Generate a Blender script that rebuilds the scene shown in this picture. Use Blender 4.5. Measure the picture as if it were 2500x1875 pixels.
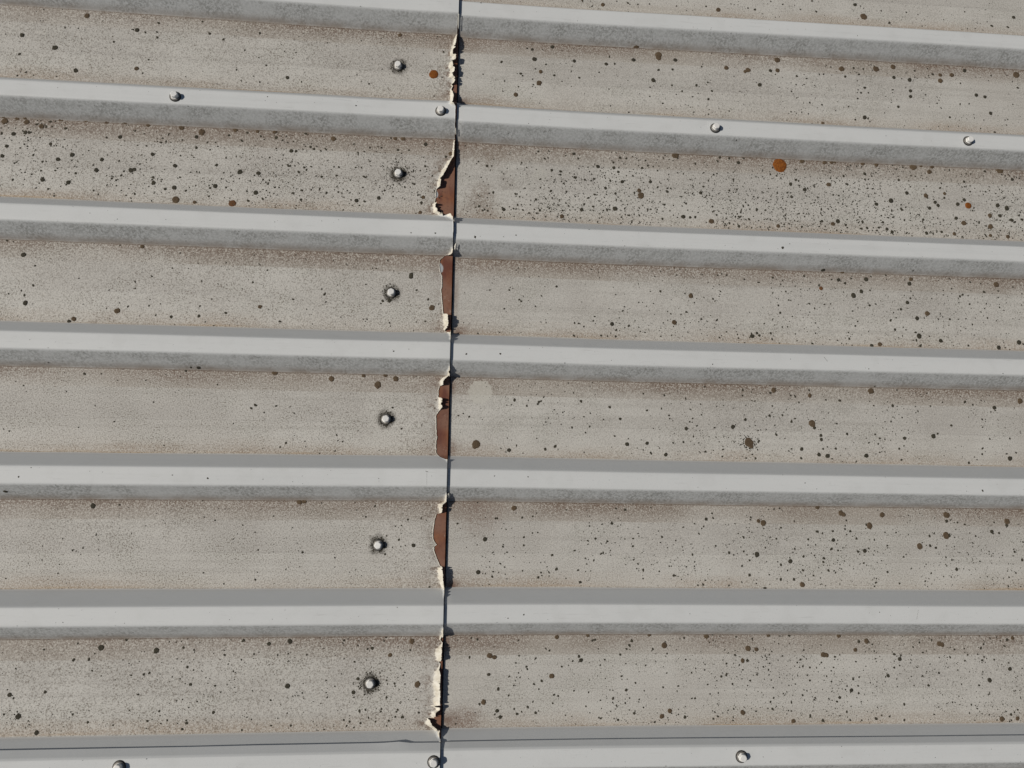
import bpy, bmesh, math, random
from mathutils import Vector, Matrix, Euler, noise
random.seed(7)
for o in list(bpy.data.objects): bpy.data.objects.remove(o, do_unlink=True)
SC = bpy.context.scene
COL = SC.collection

# ------------------------------------------------------------------ camera
CAMLOC = Vector((0.00547628, -0.232655, 1.13985))
CAMROT = Euler((0.16152, -0.0846072, 0.010742), 'XYZ')
FPX = 1758.12                      # focal length in pixels of a 2500 px wide picture
cam = bpy.data.cameras.new('camera'); camo = bpy.data.objects.new('camera', cam)
COL.objects.link(camo); camo.location = CAMLOC; camo.rotation_euler = CAMROT
cam.sensor_width = 36; cam.lens = FPX/2500*36; cam.clip_start = .01; cam.clip_end = 2000
SC.camera = camo
# ------------------------------------------------------------------ light
SUN_EL = math.radians(43); SUN_AZ = math.radians(181.5)    # direction towards the sun, from +x counter-clockwise
sd = Vector((math.cos(SUN_EL)*math.cos(SUN_AZ), math.cos(SUN_EL)*math.sin(SUN_AZ), math.sin(SUN_EL)))
w = bpy.data.worlds.new('World'); SC.world = w; w.use_nodes = True
nt = w.node_tree; nt.nodes.clear()
sky = nt.nodes.new('ShaderNodeTexSky'); sky.sky_type = 'NISHITA'; sky.sun_disc = False
sky.sun_elevation = SUN_EL; sky.sun_rotation = math.atan2(sd.x, sd.y)
bg = nt.nodes.new('ShaderNodeBackground'); bg.inputs[1].default_value = 0.05
ow = nt.nodes.new('ShaderNodeOutputWorld')
nt.links.new(sky.outputs[0], bg.inputs[0]); nt.links.new(bg.outputs[0], ow.inputs[0])
sun = bpy.data.lights.new('sun', 'SUN'); sun.energy = 5.0; sun.angle = math.radians(.5); sun.color = (1, .945, .86)
suno = bpy.data.objects.new('sun', sun); COL.objects.link(suno); suno.location = (-3, -1, 4)
suno.rotation_euler = (-sd).to_track_quat('-Z', 'Y').to_euler()
SC.view_settings.view_transform = 'Standard'; SC.view_settings.look = 'None'
SC.view_settings.gamma = 1; SC.view_settings.exposure = -0.62

# ------------------------------------------------------------------ helpers
def sstep(a, b, x):
    if a == b: return float(x > a)
    t = min(1, max(0, (x-a)/(b-a))); return t*t*(3-2*t)
def tag(o, label=None, cat=None, group=None, kind=None):
    if label: o['label'] = label
    if cat: o['category'] = cat
    if group: o['group'] = group
    if kind: o['kind'] = kind
    return o
def mesh_obj(name, verts, faces, mat, parent=None, smooth=True, loc=None):
    me = bpy.data.meshes.new(name); me.from_pydata(verts, [], faces); me.update()
    if smooth: me.polygons.foreach_set('use_smooth', [True]*len(me.polygons))
    if mat: me.materials.append(mat)
    o = bpy.data.objects.new(name, me); COL.objects.link(o)
    if parent: o.parent = parent
    if loc: o.location = loc
    return o
def empty(name, loc):
    o = bpy.data.objects.new(name, None); COL.objects.link(o); o.location = loc
    o.empty_display_size = .02
    return o

# ------------------------------------------------------------------ node helpers
class NB:
    def __init__(s, name):
        s.m = bpy.data.materials.new(name); s.m.use_nodes = True
        s.t = s.m.node_tree; s.t.nodes.clear()
        s.out = s.n('ShaderNodeOutputMaterial'); s.b = s.n('ShaderNodeBsdfPrincipled')
        s.l(s.b.outputs[0], s.out.inputs[0])
    def n(s, typ, **k):
        x = s.t.nodes.new(typ)
        for a, b in k.items(): setattr(x, a, b)
        return x
    def l(s, a, b): s.t.links.new(a, b)
    def put(s, sock, v):
        if hasattr(v, 'links'): s.l(v, sock)
        else: sock.default_value = v
    def math(s, op, a, b=0.0, c=0.0, clamp=False):
        x = s.n('ShaderNodeMath', operation=op, use_clamp=clamp)
        for i, v in enumerate((a, b, c)): s.put(x.inputs[i], v)
        return x.outputs[0]
    def mix(s, f, a, b, mode='MIX'):
        x = s.n('ShaderNodeMix', data_type='RGBA', blend_type=mode)
        s.put(x.inputs[0], f); s.put(x.inputs[6], a if hasattr(a, 'links') else (*a, 1)); s.put(x.inputs[7], b if hasattr(b, 'links') else (*b, 1))
        return x.outputs[2]
    def ss(s, v, a, b, lo=0.0, hi=1.0):
        x = s.n('ShaderNodeMapRange', interpolation_type='SMOOTHSTEP'); s.put(x.inputs[0], v)
        for i, q in enumerate((a, b, lo, hi)): x.inputs[i+1].default_value = q
        return x.outputs[0]
    def noise(s, vec, scale, detail=3, rough=.5, dist=0.0):
        x = s.n('ShaderNodeTexNoise'); s.l(vec, x.inputs['Vector'])
        x.inputs['Scale'].default_value = scale; x.inputs['Detail'].default_value = detail
        x.inputs['Roughness'].default_value = rough; x.inputs['Distortion'].default_value = dist
        return x.outputs[0]
    def noise3(s, vec, scale, detail=2, rough=.5):
        x = s.n('ShaderNodeTexNoise'); s.l(vec, x.inputs['Vector'])
        x.inputs['Scale'].default_value = scale; x.inputs['Detail'].default_value = detail; x.inputs['Roughness'].default_value = rough
        q = s.n('ShaderNodeSeparateColor'); s.l(x.outputs['Color'], q.inputs[0])
        return q.outputs[0], q.outputs[1], q.outputs[2]
    def stretch(s, vec, sx, sy, sz=1.0, off=(0, 0, 0)):
        x = s.n('ShaderNodeMapping'); s.l(vec, x.inputs[0]); x.inputs[3].default_value = (sx, sy, sz); x.inputs[1].default_value = off
        return x.outputs[0]
    def attr(s, name):
        return s.n('ShaderNodeAttribute', attribute_name=name)

# ------------------------------------------------------------------ roof profile
PITCH = .2; H = .0301; C = .0131; W = .02126
OFF = {(1,'L'):(-.00107,-.00593),(1,'R'):(-.00507,.00824),(2,'L'):(.00523,.00186),(2,'R'):(-.00066,.00376),
       (3,'L'):(.00018,.0008),(3,'R'):(-.00392,.00256),(4,'L'):(.00038,.00233),(4,'R'):(-.00265,.00228),
       (5,'L'):(.00293,.00678),(5,'R'):(.00219,-.00218),(6,'L'):(.00191,.00365),(6,'R'):(.00418,-.0051),
       (7,'L'):(-.00071,.00338),(7,'R'):(.00235,-.00681)}
def rib_off(k, x):
    kk = min(7, max(1, k)); f = 1.0 if kk == k else .5**abs(k-kk)
    xl = max(-.85, min(.95, x)); wob = .0006*noise.noise(Vector((x*3.1, k*7.3, 4)))
    a, b = OFF[kk, 'L']; L = a+b*min(xl, 0)-.0022*(-(kk-4)*PITCH+.23)/1.12
    if x <= 0: return f*L+wob
    a, b = OFF[kk, 'R']; R = a+b*xl
    return f*(L+(R-L)*(.4*sstep(0, .012, x)+.6*sstep(0, .3, x)))+wob
def rib_y(k, x): return -(k-4)*PITCH+rib_off(k, x)
LAPZ = .0012
def zleft(x): return .0022+.0026*sstep(-.11, 0, x) if x <= 0 else 0.0
def wave(x, y):
    return .0010*noise.noise(Vector((x*2.1, y*5.5, 3.3)))+.0002*noise.noise(Vector((x*7, y*13, 8.1)))
def surf(x, y):
    k = round(4-y/PITCH)
    for q in (k-1, k, k+1):
        if abs(y-rib_y(q, x)) < C+W: k = q; break
    d = y-rib_y(k, x); z = 0.0
    lap = LAPZ if k in (2, 7) else 0
    if abs(d) <= C: z = H+lap
    elif abs(d) < C+W: z = (H+lap)*(1-(abs(d)-C)/W)
    return z+(zleft(x))+wave(x, y)
def pan_coord(x, y):
    """(rib above, t) for a point in a pan, t<0 or >1 on the ribs"""
    for k in range(-3, 13):
        a = rib_y(k, x)-C-W; b = rib_y(k+1, x)+C+W
        if y <= rib_y(k, x) and y > rib_y(k+1, x): return k, (a-y)/(a-b)
    return 0, .5
CM = CAMROT.to_matrix()
def px(u, v):
    """a pixel of the 2500 x 1875 picture to the point of the roof surface it shows"""
    d = CM @ Vector(((u-1250)/FPX, -(v-937.5)/FPX, -1))
    lo = (CAMLOC.z-.05)/-d.z; hi = (CAMLOC.z+.01)/-d.z; n = 60
    prev = lo
    for i in range(1, n+1):
        s = lo+(hi-lo)*i/n; p = CAMLOC+d*s
        if p.z <= surf(p.x, p.y):
            a, b = prev, s
            for _ in range(14):
                m = (a+b)/2; q = CAMLOC+d*m
                if q.z <= surf(q.x, q.y): b = m
                else: a = m
            return CAMLOC+d*b
        prev = s
    return CAMLOC+d*hi

# ------------------------------------------------------------------ peeled coating edge along the end lap (view x, view y, lift in mm)
VIEWS = {'s1': (1000, 0, 5.185), 's2': (1000, 300, 5.185), 's3': (1000, 600, 5.185), 's4': (1000, 880, 5.185), 's5': (1000, 1180, 5.185), 's6': (1000, 1490, 4.309),
         'A': (0, 0, 2.592), 'B': (830, 0, 2.592), 'C': (1660, 0, 2.592), 'D': (0, 620, 2.592), 'E': (830, 620, 2.592),
         'F': (1660, 620, 2.592), 'G': (0, 1235, 2.592), 'H': (830, 1235, 2.592), 'I': (1660, 1235, 2.592)}
def vpx(view, a, b):
    x0, y0, s = VIEWS[view]; return px(x0+a/s, y0+b/s)
PEEL = {'s1': [(606,200,1.2),(602,380,1.5),(600,450,2.5),(590,540,6),(578,612,8),(575,640,8),(549,655,5),(549,716,5),(585,720,8),(583,785,8),(532,800,5),(545,822,7),(548,870,8),(549,880,7),(570,884,8.5),
               (566,934,8.5),(546,970,7),(545,985,7),(575,1008,5),(572,1058,4),(531,1078,2.5),(549,1094,2),(527,1140,2),(545,1190,5),(556,1240,6.5),(549,1322,7),(578,1337,1.2),(576,1500,1.2),(575,1640,1.2)],
        's2': [(574,30,1.4),(571,160,1.4),(569,225,2),(560,440,3.5),(522,500,7.5),(480,585,8),(441,660,8.5),(402,720,6),(386,830,5.5),(336,843,.6),(331,950,.6),(318,1010,.8),(345,1032,7),(326,1084,4.5),
               (350,1108,7),(352,1140,7),(392,1160,5),(426,1184,2.5),(445,1186,2.5),(482,1188,3.5),(512,1192,5.5),(546,1216,3),(553,1290,1.5),(551,1500,1.4),(548,1600,2.5),(540,1640,5)],
        's3': [(532,98,5.5),(472,122,.8),(440,132,.6),(382,185,.6),(376,250,.5),(387,330,.6),(410,386,.5),(411,518,.6),(399,560,.6),(411,700,.6),(426,862,.7),(480,880,8),(486,960,10.5),
               (492,1000,9),(476,1046,6),(440,1076,.8),(482,1096,1.2),(520,1104,4.5),(524,1140,3),(523,1250,1.8),(516,1500,1.5),(508,1590,4)],
        's4': [(506,190,7.5),(462,230,7.5),(426,268,6.5),(426,312,5),(381,325,.7),(366,380,.6),(362,468,.6),(415,486,7.5),(412,600,7.5),(381,630,1),(336,690,.6),(340,950,.7),(351,970,.6),(336,1020,.6),(335,1170,.6),
               (382,1222,.6),(460,1254,.9),(482,1264,3),(487,1300,2),(482,1500,1.4),(478,1640,1.4)],
        's5': [(473,182,4),(466,236,5),(416,270,8),(414,340,6),(401,376,3),(341,382,.6),(320,450,.6),(297,600,.6),(296,700,.6),(330,762,.8),(346,776,.8),(311,800,.6),(306,840,.6),(346,950,.6),(382,1040,.6),
               (410,1056,.8),(415,1066,8.5),(421,1150,9),(426,1240,7.5),(436,1312,5),(441,1335,3),(440,1500,1.8)],
        's6': [(362,60,1.4),(360,140,1.6),(352,246,4.5),(322,306,1.5),(346,340,1),(341,396,5),(338,404,8),(336,480,8.5),(331,524,5),(306,540,.8),(325,562,.8),(311,620,2.5),(326,660,9),(318,790,11),
               (323,850,7.5),(318,950,9),(324,990,8.5),(262,996,5),(262,1002,5),(322,1008,8),(311,1044,3),(276,1060,5.5),(270,1118,5.5),(202,1126,1),(216,1150,5.5),(236,1195,8),(275,1222,6.5),(302,1256,5),
               (325,1300,6),(330,1332,3),(334,1385,2.6)]}
EDGE = []
for v, pts in PEEL.items():
    for a, b, l in pts:
        p = vpx(v, a, b); EDGE.append((p.y, p.x, l*.001))
EDGE.sort(reverse=True)
EY = [e[0] for e in EDGE]
def edge_at(y):
    """x of the coating's edge, its lift and how far back it has peeled"""
    if y >= EY[0] or y <= EY[-1]: return .0002, .0013
    lo, hi = 0, len(EDGE)-1
    while hi-lo > 1:
        m = (lo+hi)//2
        if EY[m] >= y: lo = m
        else: hi = m
    a, b = EDGE[lo], EDGE[hi]; f = (a[0]-y)/max(1e-9, a[0]-b[0])
    return a[1]+(b[1]-a[1])*f, a[2]+(b[2]-a[2])*f
def coat_edge(y):
    e, l = edge_at(y)
    e = min(e, .0006)
    if e < -.0012:
        e += .0007*noise.noise(Vector((y*700, 1.7, 0)))+.0004*noise.noise(Vector((y*1900, 4.7, 0)))
    l *= 1+.35*noise.noise(Vector((y*260, 9.1, 0)))+.3*noise.noise(Vector((y*640, 2.1, 0)))
    if l > .003 and noise.noise(Vector((y*520, 6.6, 0))) > .42: e -= .0022; l *= .6
    return e, max(l, .0003)

# ------------------------------------------------------------------ materials of the sheets
SCREW_PAN_PX = [(972.5,162.5),(973,424.5),(955.5,715.5),(942.5,1023.5),(924,1330.5),(904,1668)]
PAN_SCREWS = [px(*q) for q in SCREW_PAN_PX]

def sheet_material(name, side):
    N = NB(name); L = side == 'L'
    geo = N.n('ShaderNodeNewGeometry'); P = geo.outputs['Position']
    sx = N.n('ShaderNodeSeparateXYZ'); N.l(P, sx.inputs[0]); X = sx.outputs[0]
    pr = N.attr('prof'); sp = N.n('ShaderNodeSeparateXYZ'); N.l(pr.outputs['Vector'], sp.inputs[0]); T = sp.outputs[0]; K = sp.outputs[1]
    # a vector that differs from pan to pan
    kv = N.n('ShaderNodeCombineXYZ'); N.l(N.math('MULTIPLY', K, 3.71), kv.inputs[2])
    va = N.n('ShaderNodeVectorMath', operation='ADD'); N.l(P, va.inputs[0]); N.l(kv.outputs[0], va.inputs[1]); V = va.outputs[0]
    long = N.stretch(V, 3.0, 30, 1)
    blot = N.noise(V, 9, 3, .6); blot2 = N.noise(N.stretch(V, 1, 1.6, 1, (5, 2, 1)), 14, 3, .55)
    streak = N.noise(N.stretch(V, 1.2, 95, 1), 1.0, 3, .55)
    grain = N.noise(V, 520, 1, .6); grain2 = N.noise(V, 230, 1, .6); grain3 = N.noise(V, 1000, 1, .5)
    lo1, lo2, lo3 = N.noise3(N.stretch(V, 1, .7, 1, (1, 4, 2)), 4.7, 2, .55); lo4, lo5, lo6 = N.noise3(N.stretch(V, 1, 1.4, 1, (6, 2, 3)), 5, 2, .55)
    mid1, mid2, mid3 = N.noise3(V, 24, 2, .6); fin1, fin2, fin3 = N.noise3(V, 115, 3, .62)
    ispan = N.math('LESS_THAN', T, 1.0)
    up = N.math('MULTIPLY', N.math('GREATER_THAN', T, 1.0), N.math('LESS_THAN', T, 2.0))
    low = N.math('GREATER_THAN', T, 3.0)
    # clean weathered paint
    clean = N.mix(blot, (.580, .592, .588), (.628, .636, .628))
    clean = N.mix(N.math('MULTIPLY', N.ss(streak, .45, .75), .12), clean, (.42, .43, .43))
    clean = N.mix(N.ss(mid3, .5, .72, 0, .14), clean, (.43, .43, .41))
    clean = N.mix(N.ss(N.noise(N.stretch(V, 1, 14, 1), 24, 3, .65), .6, .72, 0, .20), clean, (.34, .34, .325))
    clean = N.mix(N.math('MULTIPLY', N.ss(grain, .55, .75), .10), clean, (.36, .37, .37))
    # pan: warm chalky grey
    pan = N.mix(N.ss(blot, .35, .68), (.524, .509, .470), (.478, .459, .422))
    pan = N.mix(N.math('MULTIPLY', N.ss(blot2, .45, .7), .5), pan, (.452, .443, .400))
    pan = N.mix(N.math('MULTIPLY', N.ss(streak, .46, .72), .45), pan, (.385, .368, .335))
    tw = N.math('ADD', T, N.math('MULTIPLY', N.math('SUBTRACT', blot2, .5), .014))
    # three lengthwise bands with crisp edges, as the sheet weathered in steps
    bandA = N.ss(tw, .231, .222); bandB = N.math('MULTIPLY', N.ss(tw, .223, .231), N.ss(tw, .604, .596))
    kr = N.math('FRACT', N.math('MULTIPLY', N.math('SINE', N.math('MULTIPLY', K, 12.9)), 43.7))
    pan = N.mix(N.math('MULTIPLY', bandB, N.ss(lo4, .35, .65, 0, .36)), pan, (.345, .325, .30))
    pan = N.mix(N.math('MULTIPLY', bandA, N.ss(lo5, .3, .62, .15, .62)), pan, (.325, .288, .245))
    pan = N.mix(N.ss(N.math('MULTIPLY', N.math('ABSOLUTE', N.math('SUBTRACT', tw, .6)), 1.0), .008, .002, 0, .16), pan, (.26, .25, .24))
    # brown grit along the upper foot, tan along the lower foot
    tn = N.math('ADD', T, N.math('MULTIPLY', N.math('SUBTRACT', N.noise(long, 2.2, 4, .6), .5), .22))
    gritA = N.math('MULTIPLY', N.ss(tn, .30, -.03), N.ss(lo1, .3, .62, .45 if L else .38, 1.0))
    gritB = N.math('MULTIPLY', N.ss(tn, .78, 1.03), N.ss(lo2, .35, .65, .25, 1.0))
    gpat = N.ss(N.math('ADD', N.math('MULTIPLY', grain, .6), N.math('MULTIPLY', grain2, .4)), .36, .62)
    pan = N.mix(N.math('MULTIPLY', gritA, N.math('ADD', N.math('MULTIPLY', gpat, .80), .28)), pan, (.158, .110, .082))
    pan = N.mix(N.math('MULTIPLY', gritB, N.math('ADD', N.math('MULTIPLY', gpat, .50), .30)), pan, (.315, .238, .172))
    # ochre run along the very lower edge
    och = N.math('MULTIPLY', N.ss(T, .955, .99), N.ss(lo3, .5, .72, 0, .75))
    pan = N.mix(och, pan, (.40, .285, .165))
    # the joint: dirt gathers towards the end lap
    ax = N.math('ABSOLUTE', X)
    lapd = N.math('MULTIPLY', N.ss(N.math('ADD', ax, N.math('MULTIPLY', N.math('SUBTRACT', blot2, .5), .10)), .13 if not L else .10, .0),
                  N.math('ADD', N.math('MULTIPLY', N.ss(T, .42, .0), .7), N.math('MULTIPLY', N.ss(T, .62, 1.0), .45), .0))
    lapd = N.math('MULTIPLY', lapd, N.math('ADD', N.math('MULTIPLY', gpat, .6), .35), clamp=True)
    pan = N.mix(lapd, pan, (.20, .150, .118))
    if L:
        # grime halo just behind the peeled edge
        eg = N.math('MULTIPLY', N.attr('halo').outputs['Fac'], N.ss(fin2, .42, .62))
        pan = N.mix(N.math('MULTIPLY', eg, .95), pan, (.160, .112, .085))
    # salt-and-pepper grain
    gs = N.math('ADD', .52 if L else .30, N.math('MULTIPLY', N.ss(blot2, .35, .7), .40 if L else .28))
    pan = N.mix(N.math('MULTIPLY', N.ss(grain, .50, .72), gs), pan, (.15, .122, .094))
    pan = N.mix(N.math('MULTIPLY', N.ss(grain3, .58, .74), gs), pan, (.12, .11, .10))
    pan = N.mix(N.math('MULTIPLY', N.ss(grain, .46, .3), .45), pan, (.62, .59, .53))
    hn = N.math('MULTIPLY', N.math('SUBTRACT', fin1, .5), .020)
    if L:
        for q in PAN_SCREWS:
            dn = N.n('ShaderNodeVectorMath', operation='DISTANCE'); N.l(P, dn.inputs[0]); dn.inputs[1].default_value = q
            dd = N.math('ADD', dn.outputs['Value'], hn)
            pan = N.mix(N.math('MULTIPLY', N.ss(dd, .0185, .0095), N.math('ADD', N.math('MULTIPLY', gpat, .45), .55)), pan, (.050, .042, .033))
    else:
        for (u, v, r, s, c) in [(1172,957,.0200,.62,(.525,.51,.455)),(1960,100,.013,.35,(.5,.5,.48)),(1200,380,.034,.40,(.20,.16,.125)),(1240,445,.028,.30,(.21,.18,.15)),(1175,480,.036,.48,(.19,.145,.11)),(1190,530,.030,.40,(.22,.17,.13)),(1180,640,.022,.35,(.24,.19,.15)),(1170,1260,.05,.40,(.22,.17,.14)),(1140,1760,.03,.45,(.17,.11,.08)),(1262,430,.011,.3,(.48,.47,.43)),(1320,425,.013,.35,(.46,.45,.40)),(2400,330,.02,.25,(.5,.5,.48))]:
            q = px(u, v)
            dn = N.n('ShaderNodeVectorMath', operation='DISTANCE'); N.l(P, dn.inputs[0]); dn.inputs[1].default_value = q
            soft = s < .5 and c[0] < .3
            dd = N.math('ADD', dn.outputs['Value'], N.math('MULTIPLY', hn, 1.6 if soft else .75))
            fac = N.ss(dd, r, r*(.2 if soft else .88), 0, s)
            if soft: fac = N.math('MULTIPLY', fac, N.math('ADD', N.math('MULTIPLY', gpat, 1.25), .3), clamp=True)
            pan = N.mix(fac, pan, c)
        ru = N.attr('rust').outputs['Fac']
        pan = N.mix(N.math('MULTIPLY', ru, N.ss(fin3, .3, .55, .55, 1.0)), pan, (.15, .085, .058))
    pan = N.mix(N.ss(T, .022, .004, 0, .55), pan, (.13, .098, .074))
    # flanks
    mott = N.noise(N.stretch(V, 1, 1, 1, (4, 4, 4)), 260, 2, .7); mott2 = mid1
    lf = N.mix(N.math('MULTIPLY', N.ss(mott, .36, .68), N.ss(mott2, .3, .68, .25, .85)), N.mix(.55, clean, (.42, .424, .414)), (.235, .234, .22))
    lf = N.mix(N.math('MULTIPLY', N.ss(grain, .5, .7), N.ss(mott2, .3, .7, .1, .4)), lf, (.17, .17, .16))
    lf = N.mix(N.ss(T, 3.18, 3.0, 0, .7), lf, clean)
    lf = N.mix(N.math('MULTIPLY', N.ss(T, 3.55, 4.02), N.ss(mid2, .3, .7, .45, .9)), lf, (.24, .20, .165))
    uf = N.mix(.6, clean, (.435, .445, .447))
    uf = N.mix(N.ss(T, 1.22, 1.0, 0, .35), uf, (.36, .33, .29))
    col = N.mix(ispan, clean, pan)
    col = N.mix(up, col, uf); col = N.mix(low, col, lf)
    if L:
        pe = N.attr('peel').outputs['Fac']
        col = N.mix(N.ss(N.math('ADD', pe, N.math('MULTIPLY', N.math('SUBTRACT', fin2, .5), .6)), .18, .42), col,
                    N.mix(N.ss(fin1, .35, .65), (.56, .515, .425), (.72, .685, .60)))
    N.l(col, N.b.inputs['Base Color'])
    N.b.inputs['Roughness'].default_value = .62
    N.b.inputs['Specular IOR Level'].default_value = .32
    bm = N.n('ShaderNodeBump'); bm.inputs['Strength'].default_value = .22; bm.inputs['Distance'].default_value = .0006
    N.l(N.math('MULTIPLY', grain, N.math('ADD', N.math('MULTIPLY', ispan, .8), .2)), bm.inputs['Height']); N.l(bm.outputs[0], N.b.inputs['Normal'])
    return N.m
M_L = sheet_material('weathered_coating_upper', 'L'); M_R = sheet_material('weathered_coating_lower', 'R')

def primer_material():
    N = NB('brown_primer'); P = N.n('ShaderNodeNewGeometry').outputs['Position']
    n1 = N.noise(N.stretch(P, 1, .35), 42, 4, .6); n2 = N.noise(P, 210, 3, .6); n3 = N.noise(N.stretch(P, 1, 1, 1, (3, 1, 2)), 16, 2)
    c = N.mix(N.ss(n1, .38, .62), (.125, .042, .026), (.240, .098, .046))
    c = N.mix(N.ss(n3, .40, .60, 0, .85), c, (.215, .115, .078))
    c = N.mix(N.math('MULTIPLY', N.ss(n2, .5, .7), .4), c, (.10, .04, .028))
    c = N.mix(N.math('MULTIPLY', N.ss(N.noise(P, 70, 4, .7), .62, .70), .45), c, (.36, .28, .23))
    z = N.attr('zinc').outputs['Fac']
    c = N.mix(N.ss(N.math('ADD', z, N.math('MULTIPLY', N.math('SUBTRACT', n2, .5), .5)), .35, .6), c, (.36, .38, .39))
    N.l(c, N.b.inputs['Base Color']); N.b.inputs['Roughness'].default_value = .55; N.b.inputs['Specular IOR Level'].default_value = .35
    return N.m
M_PR = primer_material()

# ------------------------------------------------------------------ sheet meshes
def rib_rows(k, start=0.0, end=1.0, lap=False, dense=True):
    """rows down one rib, from its upper foot to its lower foot: (y, z, k0, a, t)"""
    fl = (W**2+H**2)**.5; r = .0032
    nodes = [(C+W, 0), (C, H), (-C, H), (-C-W, 0)]
    seq = []
    nf = 9 if dense else 3
    def seg(p, q, a, b, t0, n):
        for i in range(n+1):
            f = a+(b-a)*i/n; seq.append((p[0]+(q[0]-p[0])*f, p[1]+(q[1]-p[1])*f, t0+f))
    def bend(p, c, q, la, lb, t):
        ua = Vector((p[0]-c[0], p[1]-c[1])).normalized(); ub = Vector((q[0]-c[0], q[1]-c[1])).normalized()
        A = Vector(c)+ua*r; B = Vector(c)+ub*r
        for f in (.25, .5, .75):
            g = A*(1-f)**2+Vector(c)*2*f*(1-f)+B*f*f
            dt = (f-.5)*2
            seq.append((g.x, g.y, t+(dt*r/la if dt < 0 else dt*r/lb)*.7))
    far_a = (C+W+.05, 0); far_b = (-C-W-.05, 0)
    if start <= 0: bend(far_a, nodes[0], nodes[1], .13, fl, 1.0)
    s0 = max(start, r/fl); seg(nodes[0], nodes[1], s0, 1-r/fl, 1.0, nf)
    bend(nodes[0], nodes[1], nodes[2], fl, 2*C, 2.0)
    seg(nodes[1], nodes[2], r/(2*C), 1-r/(2*C), 2.0, nf)
    bend(nodes[1], nodes[2], nodes[3], 2*C, fl, 3.0)
    seg(nodes[2], nodes[3], r/fl, min(end, 1-r/fl), 3.0, nf)
    if end >= 1:
        bend(nodes[2], nodes[3], far_b, fl, .13, 4.0)
    rows = []
    for y, z, t in seq:
        if lap:
            if t < 3: z += LAPZ
            else: z += LAPZ*max(0, 4-t)
            if t < 2: y += .0012
        rows.append((-(k-4)*PITCH+y, z, k, 0.0, t))
    return rows
def pan_rows(k, step):
    y0 = -(k-4)*PITCH-C-W-.0033; y1 = -(k-3)*PITCH+C+W+.0033
    n = max(3, int((y0-y1)/step)); pw = PITCH-2*(C+W)
    return [(y0+(y1-y0)*i/n, 0.0, k, (.0033+(y0-y1)*i/n)/pw, (.0033+(y0-y1)*i/n)/pw) for i in range(0, n+1)]
def sheet_rows(k0, k1, pan_step, start=.62, end=.8, vis=(0, 7)):
    rows = rib_rows(k0, start=start, lap=True)
    for k in range(k0, k1):
        rows += pan_rows(k, pan_step if vis[0] <= k < vis[1] else .02)
        rows += rib_rows(k+1, end=1.0 if k+1 < k1 else end)
    return rows
def rect_y(row, x): 
    y, z, k, a, t = row
    return y+rib_off(k, x)*(1-a)+rib_off(k+1, x)*a
def grid(name, rows, colfun, ncol, mat, parent, attrs=None, origin=(0, 0, 0), lo=False):
    V = []; A = {n: [] for n in (attrs or ())}
    for r in rows:
        for c in range(ncol):
            x, y, z, ex = colfun(r, c)
            V.append((x-origin[0], y-origin[1], z-origin[2]))
            for n in A: A[n].append(ex.get(n, 0.0))
    F = []; pc = []
    for i in range(len(rows)-1):
        ta, tb = rows[i][4], rows[i+1][4]; ka = rows[i][2]
        if ta > 3 and tb < 1: tb += 4
        # the pan starts again after the lower foot
        if ta >= 4.0: ta -= 4; tb = tb-4 if tb >= 4 else tb
        pan = ta < 1 and tb < 1.02
        if ta > 3 and tb > 4: tb = 4.0
        kk = ka if ta < 1 else ka-1
        for c in range(ncol-1):
            F.append((i*ncol+c, (i+1)*ncol+c, (i+1)*ncol+c+1, i*ncol+c+1))
            pc += [ta, kk, 0, tb, kk, 0, tb, kk, 0, ta, kk, 0]
    o = mesh_obj(name, V, F, mat, parent)
    at = o.data.attributes.new('prof', 'FLOAT_VECTOR', 'CORNER'); at.data.foreach_set('vector', pc)
    for n, vals in A.items():
        q = o.data.attributes.new(n, 'FLOAT', 'POINT'); q.data.foreach_set('value', vals)
    return o

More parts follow.
